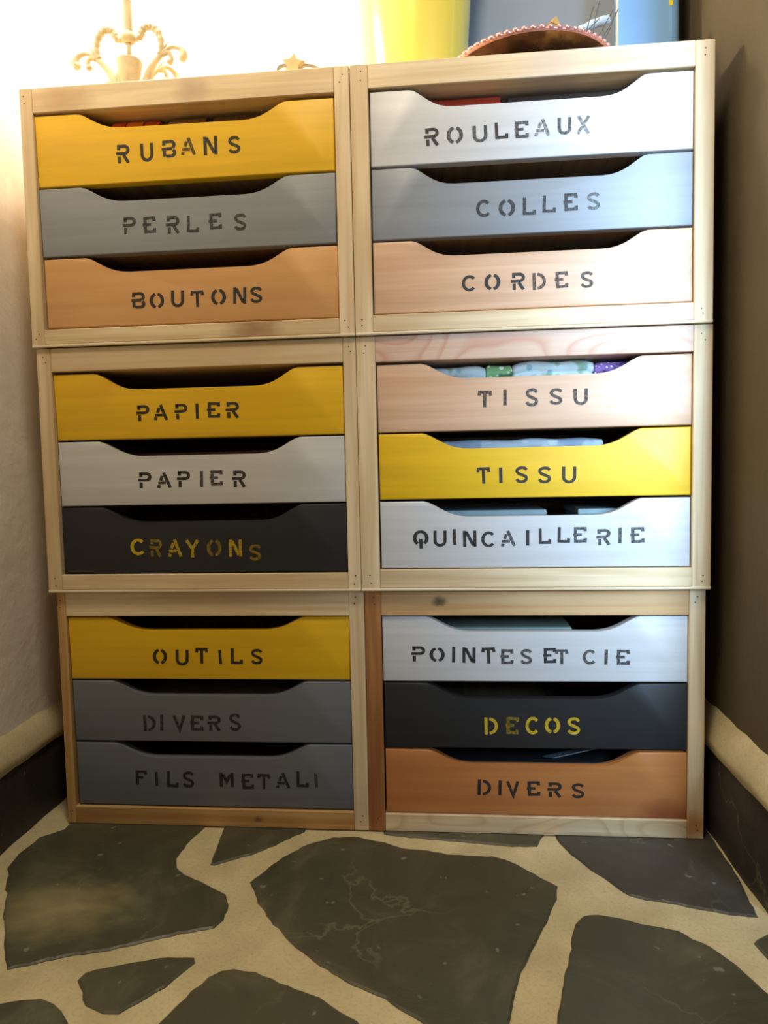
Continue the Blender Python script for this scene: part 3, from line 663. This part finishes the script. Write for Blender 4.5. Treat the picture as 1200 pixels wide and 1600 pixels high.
def storage_box(x0, x1, y0, y1, z0, z1, mat, lidmat, label, group=None, name='storage_box', cat='box'):
    r = empty(name, ((x0+x1)/2, y0, z0)); tag(r, label, cat, group)
    hx = (x1-x0)/2; d = y1-y0; h = z1-z0
    obj('body', bx(-hx+.002, hx-.002, .002, d-.002, 0, h-.0082, .002, 2), mat, r)
    obj('lid', bx(-hx, hx, 0, d, h-.008, h, .002, 2), lidmat, r); return r
pla = plain('pale_blue_plastic', srgb(150, 168, 172), 0.3); plb = plain('grey_blue_plastic', srgb(140, 160, 172), 0.3)
gr = plain('pale_green_plastic', srgb(140, 156, 148), 0.35); kb = plain('brown_card', srgb(110, 96, 78), 0.8)
x0, x1, y0, y1, z0, zc, zt = BACK['quincaillerie']
g = 'plastic boxes in the QUINCAILLERIE drawer'
storage_box(x0+.055, x0+.205, y0+.02, y0+.13, z0+.0003, zc+.006, plb, pla, 'wide pale plastic box, left of the two in the QUINCAILLERIE drawer', g)
storage_box(x0+.245, x0+.335, y0+.02, y0+.13, z0+.0003, zc+.006, plb, pla, 'small pale plastic box, right of the two in the QUINCAILLERIE drawer', g)
x0, x1, y0, y1, z0, zc, zt = BACK['pointes']
storage_box(x0+.05, x0+.24, y0+.02, y0+.15, z0+.0003, zc-.002, gr, gr, 'pale grey-green box inside the POINTES ET CIE drawer')
x0, x1, y0, y1, z0, zc, zt = BACK['divers_left']
bm = bx(x0+.04, x0+.31, y0+.01, y0+.16, z0+.0003, zc-.004, .006, 3)
bmesh.ops.subdivide_edges(bm, edges=bm.edges[:], cuts=3, use_grid_fill=True)
for v_ in bm.verts:
    if v_.co.z > z0+.03: v_.co.z += noise.noise(v_.co*45)*.006-.004
tag(obj('packing_bag', bm, plain('crumpled_brown_plastic', srgb(120, 108, 88), 0.35, var=.4, vscale=60, bstr=.6), smooth=True), 'crumpled brown bag inside the dark grey DIVERS drawer', 'bag')
x0, x1, y0, y1, z0, zc, zt = BACK['papier2']
pd_ = empty('paper_pad', (x0+.18, y0+.02, z0)); tag(pd_, 'dark red pad of paper with pale marks in the white PAPIER drawer', 'paper')
obj('sheets', bx(-.13, .14, 0, .20, .0003, zc-z0+.002, .001), plain('cream_paper', srgb(200, 190, 170), .8), pd_)
obj('cover', bx(-.131, .141, -.001, .201, zc-z0+.0022, zc-z0+.0045, .0005), plain('dark_red_card', srgb(112, 30, 34), .5), pd_)
mk = bmesh.new()
for i, xx in enumerate((.062, .074, .084, .098)):
    box(mk, xx, xx+(.006 if i % 2 else .008), .004, .05-.006*i, zc-z0+.0046, zc-z0+.0050)
obj('printed_marks', mk, plain('pale_print', srgb(196, 196, 206), .6), pd_)
x0, x1, y0, y1, z0, zc, zt = BACK['divers_right']
g = 'strips of foil in the copper-brown DIVERS drawer'
foil = plain('silver_foil', srgb(150, 175, 195), .22, .8)
for (dx, L_, an, lb) in ((.245, .045, 0.25, 'silver foil strip lying left in the copper-brown DIVERS drawer'), (.315, .040, 1.0, 'silver foil strip slanting up at the right of the copper-brown DIVERS drawer')):
    bm = bmesh.new(); box(bm, -L_, L_, -.004, .004, 0.0, 0.0015, .0005)
    o = obj('foil_strip', bm, foil, loc=(x0+dx, y0+.03, zc+0.003), rot=(R(25), R(-12 if an < .5 else -32), an*.3)); tag(o, lb, 'foil strip', g)
bk = bx(x0+.03, x1-.03, y0+.01, y1-.02, z0+.0003, zc-.004, .004, 2)
tag(obj('craft_box', bk, plain('black_card', srgb(26, 26, 30), .6)), 'black box filling the copper-brown DIVERS drawer under foil strips', 'box')

def spool(cx, cy, z0, r, wd, mat, label, group):
    o = empty('ribbon_roll', (cx, cy, z0+r)); tag(o, label, 'ribbon roll', group)
    bm = lathe(bmesh.new(), [(r*.35, -wd/2), (r*.96, -wd/2), (r, -wd/2+.001), (r, wd/2-.001), (r*.96, wd/2), (r*.35, wd/2), (r*.35, -wd/2)], 28)
    for v_ in bm.verts: v_.co = Vector((v_.co.z, v_.co.x, v_.co.y))
    obj('ribbon', bm, mat, o, smooth='auto')
    bm = lathe(bmesh.new(), [(r*.22, -wd/2-.001), (r*.345, -wd/2-.001), (r*.345, wd/2+.001), (r*.22, wd/2+.001), (r*.22, -wd/2-.001)], 20)
    for v_ in bm.verts: v_.co = Vector((v_.co.z, v_.co.x, v_.co.y))
    obj('core', bm, kb, o, smooth='auto')
x0, x1, y0, y1, z0, zc, zt = BACK['rubans']
cols = [('orange-red', srgb(205, 70, 20)), ('orange', srgb(222, 110, 25)), ('rust-red', srgb(180, 56, 28)), ('brown', srgb(120, 84, 56)), ('dark brown', srgb(84, 60, 44))]
where = ['leftmost in the RUBANS drawer', 'second from the left in the RUBANS drawer', 'third from the left in the RUBANS drawer', 'right of the rust-red roll in the RUBANS drawer', 'rightmost in the RUBANS drawer']
def card_box(x0, x1, y0, y1, z0, h, label):
    o = empty('card_box', ((x0+x1)/2, y0, z0)); tag(o, label, 'box', 'card boxes hidden low in the top drawers')
    hx = (x1-x0)/2
    obj('body', bx(-hx, hx, 0, y1-y0, .0002, h-.006, .001), kb, o); obj('lid', bx(-hx-.001, hx+.001, -.001, y1-y0+.001, h-.0058, h, .001), kb, o)
card_box(x0+.05, x0+.33, y0+.002, y0+.10, z0, .0445, 'flat brown card box in the RUBANS drawer under the ribbon rolls')
for i, (nm, c_) in enumerate(cols):
    spool(x0+[.092, .114, .138, .185, .250][i], y0+.0215, z0+.0448, .0200, [.018, .022, .020, .050, .060][i], plain(nm.replace('-', '_').replace(' ', '_')+'_ribbon', c_, .45, vscale=200), nm+' ribbon roll, '+where[i], 'ribbon rolls in the RUBANS drawer')
x0, x1, y0, y1, z0, zc, zt = BACK['rouleaux']
card_box(x0+.03, x0+.34, y0+.002, y0+.10, z0, .0445, 'flat brown card box in the ROULEAUX drawer under the paper rolls')
for i, (a, b_, r_, yy, c_, lb) in enumerate(((.03, .15, .0205, .022, srgb(150, 44, 28), 'red paper roll lying at the left of the ROULEAUX drawer'), (.16, .335, .0195, .022, srgb(50, 40, 36), 'dark paper roll lying at the right of the ROULEAUX drawer'))):
    bm = lathe(bmesh.new(), [(r_*.8, 0), (r_, 0), (r_, b_-a), (r_*.8, b_-a), (r_*.8, 0)], 28)
    for v_ in bm.verts: v_.co = Vector((v_.co.z, v_.co.x, v_.co.y))
    tag(obj('paper_roll', bm, plain('rolled_paper', c_, .5), smooth='auto', loc=(x0+a, y0+yy, z0+.0447+r_)), lb, 'paper roll', 'paper rolls in the ROULEAUX drawer')

# ---------------------------------------------------------------- on top of the crates
TOP = ROWZ[0]-0.0006
# ornate table lamp
LX, LY = -0.326, 0.075
lampo = empty('table_lamp', (LX, LY, TOP)); tag(lampo, 'ornate cream metal table lamp with scrolled leaves on the top left crate', 'lamp')
cream = plain('cream_enamel', srgb(192, 178, 148), 0.5, 0.0, var=.2, vscale=60)
obj('foot', lathe(bmesh.new(), [(0, 0), (.052, 0), (.052, .004), (.046, .008), (.020, .014), (.014, .022), (.010, .034), (0, .034)], 40), cream, lampo, smooth='auto')
obj('cup', lathe(bmesh.new(), [(0, .034), (.0095, .034), (.0115, .040), (.0150, .060), (.0176, .072), (.0170, .0745), (.0130, .075), (.006, .073), (0, .073)], 32), cream, lampo, smooth='auto')
obj('stem', lathe(bmesh.new(), [(0, .073), (.0035, .073), (.0030, .090), (.0036, .0985), (0, .0985)], 16), cream, lampo, smooth=True)
obj('collar', lathe(bmesh.new(), [(0, .0985), (.006, .0985), (.0098, .102), (.0104, .106), (.0085, .110), (.0065, .113), (0, .113)], 24), cream, lampo, smooth='auto')
obj('pole', lathe(bmesh.new(), [(0, .113), (.0066, .113), (.0058, .15), (.0055, .19), (0, .19)], 20), cream, lampo, smooth='auto')
obj('bulb_holder', lathe(bmesh.new(), [(0, .19), (.012, .19), (.0145, .196), (.0145, .212), (0, .212)], 24), cream, lampo, smooth='auto')
mb, nt, b = new_mat('glowing_bulb_glass'); b.inputs['Emission Color'].default_value = (1, .84, .6, 1); b.inputs['Emission Strength'].default_value = 480; b.inputs['Base Color'].default_value = (1, .9, .8, 1)
obj('bulb', lathe(bmesh.new(), [(0, .212), (.010, .213), (.015, .225), (.0235, .243), (.0235, .256), (.016, .270), (.006, .276), (0, .2765)], 24), mb, lampo, smooth=True)
def arm(az, k=1.0, upper=True):
    ca, sa = math.cos(az), math.sin(az)
    W3 = lambda r_, z_: Vector((r_*k*ca, r_*k*sa, z_))
    bm = bmesh.new()
    p = smooth_path([W3(.012, .022), W3(.020, .040), W3(.030, .062), (W3(.044, .078)), W3(.060, .089), W3(.074, .086), W3(.079, .077), W3(.075, .073)], 5)
    n_ = len(p); tube(bm, p, [.0044+.0012*math.sin(i/n_*9)-.0006*(i/n_) for i in range(n_)], 8)
    bmesh.ops.create_uvsphere(bm, u_segments=10, v_segments=8, radius=.0054, matrix=Matrix.Translation(W3(.0765, .0735)))
    a_ = obj('scroll_arm', bm, cream, lampo, smooth=True)
    bm = bmesh.new()
    p = smooth_path([W3(.048, .080), W3(.057, .082), W3(.061, .073), W3(.058, .069)], 5)
    tube(bm, p, [.0034-.001*i/len(p) for i in range(len(p))], 8)
    bmesh.ops.create_uvsphere(bm, u_segments=10, v_segments=8, radius=.0045, matrix=Matrix.Translation(W3(.0585, .070)))
    p = smooth_path([W3(.040, .076), W3(.050, .088), W3(.056, .096)], 5); tube(bm, p, [.0030-.0022*i/len(p) for i in range(len(p))], 7)
    p = smooth_path([W3(.024, .045), W3(.033, .047), W3(.037, .041)], 4); tube(bm, p, [.0034-.0016*i/len(p) for i in range(len(p))], 7)
    obj('leaf', bm, cream, a_, smooth=True)
    if upper:
        bm = bmesh.new()
        p = smooth_path([W3(.044, .080), W3(.047, .096), W3(.042, .112), W3(.032, .119), W3(.022, .116), W3(.017, .106), W3(.009, .104)], 6)
        n_ = len(p); tube(bm, p, [.0036+.0014*math.sin(i/n_*math.pi)+.0009*math.sin(i*1.9) for i in range(n_)], 8)
        obj('leaf', bm, cream, a_, smooth=True)
arm(R(180)); arm(R(0)); arm(R(128), .95, False); arm(R(52), .95, False); 

# yellow vase
VX, VY = 0.068, 0.198
yg, nt, b = new_mat('glossy_yellow_glaze'); b.inputs['Base Color'].default_value = (*srgb(234, 214, 96), 1); b.inputs['Roughness'].default_value = 0.22; b.inputs['Coat Weight'].default_value = 0.5
n = N(nt, 'ShaderNodeTexNoise'); n.inputs['Scale'].default_value = 25; bump(nt, b, n.outputs[0], .04, .002)
vs = empty('flower_pot', (VX, VY, TOP)); tag(vs, 'tall glossy yellow pot on the top right crate beside the copper bowl', 'pot')
obj('pot_body', lathe(bmesh.new(), [(0, 0), (.064, 0), (.068, .004), (.074, .06), (.080, .13), (.086, .22), (.090, .285), (.087, .286), (.081, .22), (.075, .13), (.068, .06), (.060, .01), (0, .01)], 56), yg, vs, smooth='auto')
obj('rim', lathe(bmesh.new(), [(.0885, .2865), (.0925, .2865), (.0945, .290), (.0945, .300), (.091, .304), (.088, .301), (.0865, .292), (.0885, .2865)], 56), yg, vs, smooth=True)

# copper bowl with twisted rim
BX, BY = 0.224, 0.090
cp, nt, b = new_mat('aged_copper'); v = coords(nt)
n = N(nt, 'ShaderNodeTexNoise'); n.inputs['Scale'].default_value = 26; n.inputs['Detail'].default_value = 5; nt.links.new(v, n.inputs['Vector'])
nt.links.new(ramp(nt, n.outputs[0], [(.35, srgb(70, 48, 38)), (.55, srgb(104, 72, 50)), (.72, srgb(190, 150, 90))]), b.inputs['Base Color'])
b.inputs['Metallic'].default_value = .85; b.inputs['Roughness'].default_value = .32; bump(nt, b, n.outputs[0], .4, .004)
pc = plain('pink_copper', srgb(228, 168, 160), .3, .6)
bw = empty('copper_bowl', (BX, BY, TOP)); tag(bw, 'wide copper bowl with a twisted pinkish rim on the top right crate', 'bowl')
BR = 0.108
obj('bowl_body', lathe(bmesh.new(), [(0, .001), (.046, 0), (.050, .003), (.070, .006), (.092, .0135), (BR-.001, .0205), (BR-.003, .0215), (.090, .0165), (.068, .0095), (.044, .005), (0, .005)], 64), cp, bw, smooth='auto')
rim = obj('rim_core', lathe(bmesh.new(), [(BR+.0022*math.cos(t), .0222+.0022*math.sin(t)) for t in [2*math.pi*i/10 for i in range(11)]], 64), pc, bw, smooth=True)
nb = 66; bead_me = None
for i in range(nb):
    a = 2*math.pi*i/nb
    if bead_me is None:
        bm = bmesh.new(); bmesh.ops.create_uvsphere(bm, u_segments=8, v_segments=6, radius=1.0)
        for v_ in bm.verts: v_.co = Vector((v_.co.x*.0034, v_.co.y*.0060, v_.co.z*.0036))
        o = obj('rim_bead', bm, pc, bw, smooth=True); bead_me = o.data
    else:
        o = bpy.data.objects.new('rim_bead', bead_me); C.objects.link(o); o.parent = bw
    o.location = (BR*math.cos(a), BR*math.sin(a), .0238)
    o.rotation_euler = (0, R(0), a+R(38))
# things in the bowl
wd = empty('wood_peg', (BX+.022, BY-.02, TOP+.0065)); wd.rotation_euler = (0, R(8), R(28)); tag(wd, 'small wooden peg standing up from the copper bowl', 'wooden peg')
obj('peg_body', bx(-.008, .008, -.006, .006, .0, .072, .001), wood('golden_wood', srgb(206, 160, 90), srgb(176, 126, 62), 'Z', 31), wd)
bm = prism_y(bmesh.new(), [(-.008, .0722), (.008, .0722), (-.001, .083)], -.006, .006); obj('peg_tip', bm, wood('golden_wood', srgb(206, 160, 90), srgb(176, 126, 62), 'Z', 32), wd)
bm = bmesh.new(); pth = smooth_path([(BX-.03, BY+.0, TOP+.013), (BX+.020, BY+.0, TOP+.044), (BX+.050, BY+.0, TOP+.068), (BX+.080, BY-.0, TOP+.084), (BX+.106, BY+.0, TOP+.091)], 6)
tube(bm, pth, [.003+.003*math.sin(min(1, i/18)*1.5)+.0006*math.sin(i*2.1) for i in range(len(pth))], 8)
tag(obj('driftwood_stick', bm, plain('weathered_grey_wood', srgb(172, 182, 186), .7, var=.25, vscale=90), smooth=True), 'weathered grey stick rising from the bowl towards the blue book', 'stick')
bm = bmesh.new(); rr = random.Random(3)
for i in range(7):
    p0 = Vector((BX+.070+rr.uniform(-.006, .006), BY-.03+rr.uniform(-.008, .008), TOP+.016)); p2 = p0+Vector((.035+rr.uniform(-.030, .012), rr.uniform(-.01, .008), .055+rr.uniform(-.02, .02)))
    tube(bm, smooth_path([p0, (p0+p2)/2+Vector((rr.uniform(-.01, .01), 0, .008)), p2], 4), .0006, 5)
tag(obj('dried_twigs', bm, plain('dark_twig', srgb(70, 62, 60), .6)), 'thin dark dried twigs in the copper bowl before the blue book', 'twigs')

# pale blue book standing upright at the right
bo = empty('book', (0.386, 0.122, TOP)); bo.rotation_euler = (0, 0, R(-2)); tag(bo, 'pale blue book standing upright at the right end on top of the crates', 'book')
blu = plain('pale_blue_cover', srgb(120, 168, 226), .38, var=.05, vscale=12)
obj('cover', bx(-.036, .036, 0, .0022, 0, .30, .0006), blu, bo); obj('cover', bx(-.036, .036, .0225, .0247, 0, .30, .0006), blu, bo)
bm = bmesh.new(); pr = [(.036+.011*math.sin(t), .01235-.01235*math.cos(t)) for t in [math.pi*i/10 for i in range(11)]]
pr2 = [(.036+.009*math.sin(t), .01235-.0102*math.cos(t)) for t in [math.pi*i/10 for i in range(10, -1, -1)]]
a_ = [bm.verts.new((x, y, 0)) for x, y in pr+pr2]; b2 = [bm.verts.new((x, y, .30)) for x, y in pr+pr2]; k_ = len(a_)
for i in range(k_): bm.faces.new((a_[i], a_[(i+1) % k_], b2[(i+1) % k_], b2[i]))
bm.faces.new(a_); bm.faces.new(b2[::-1]); obj('spine', bm, blu, bo, smooth='auto')
obj('pages', bx(-.0345, .034, .0025, .0222, .002, .298), plain('white_page_edges', srgb(226, 226, 222), .8, vscale=200), bo)
obj('corner_sticker', bx(.031, .0362, -.0004, -.0001, .121, .135), plain('yellow_sticker', srgb(226, 206, 60), .5), bo)

# little star ornament with a grey ribbon behind it
so = empty('star_ornament', (-.079, -.006, TOP)); tag(so, 'small cream star ornament near the right end of the top left crate', 'ornament')
pts = [(.0150*(1 if i % 2 == 0 else .45)*math.sin(math.pi*i/5+.15), .0115+.0150*(1 if i % 2 == 0 else .45)*math.cos(math.pi*i/5+.15)) for i in range(10)]
o = obj('star', prism_y(bmesh.new(), pts, 0, .005, .0008, 1), plain('cream_wood', srgb(226, 200, 140), .6), so); o.rotation_euler = (R(-8), 0, 0)
for nm, pp in (('ribbon_tail', [(-.024, .008, .001), (-.020, .008, .012), (-.010, .009, .014), (-.002, .010, .008)]), ('ribbon_tail', [(.004, .010, .008), (.014, .009, .013), (.028, .008, .009), (.038, .008, .001)])):
    bm = bmesh.new(); P_ = smooth_path(pp, 5)
    vs_ = [[bm.verts.new(p+Vector((0, dy, dz))) for dy, dz in ((0, 0), (.007, 0), (.007, .0012), (0, .0012))] for p in P_]
    for A, B in zip(vs_, vs_[1:]):
        for k in range(4): bm.faces.new((A[k], A[(k+1) % 4], B[(k+1) % 4], B[k]))
    bm.faces.new(vs_[0]); bm.faces.new(vs_[-1][::-1])
    obj(nm, bm, plain('grey_ribbon', srgb(150, 152, 158), .6), so, smooth='auto')

# added board: blue-grey and dark edge stand for shade in the back right corner
bd = empty('corner_shade_board', (.104, .2925, TOP)); bd.rotation_euler = (0, 0, math.atan2(.177-.2925, .452-.104)); tag(bd, 'added blue-grey board with dark edges, standing for the shade behind bowl and book', 'board')
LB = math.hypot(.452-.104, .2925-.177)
dk = plain('dark_shade_paint', srgb(38, 36, 34), .55)
obj('shade_panel', bx(.012, LB-.030, -.004, .002, .012, .400), plain('blue_grey_shade', srgb(122, 134, 152), .6, var=.08, vscale=8), bd)
obj('shade_rail', bx(0, .022, -.006, .004, 0, .42, .001), dk, bd); obj('shade_rail', bx(LB-.034, LB, -.006, .004, 0, .42, .001), dk, bd)
obj('shade_rail', bx(.0222, LB-.0342, -.006, .004, 0, .020, .001), dk, bd); obj('shade_rail', bx(.0222, LB-.0342, -.006, .004, .39, .42, .001), dk, bd)
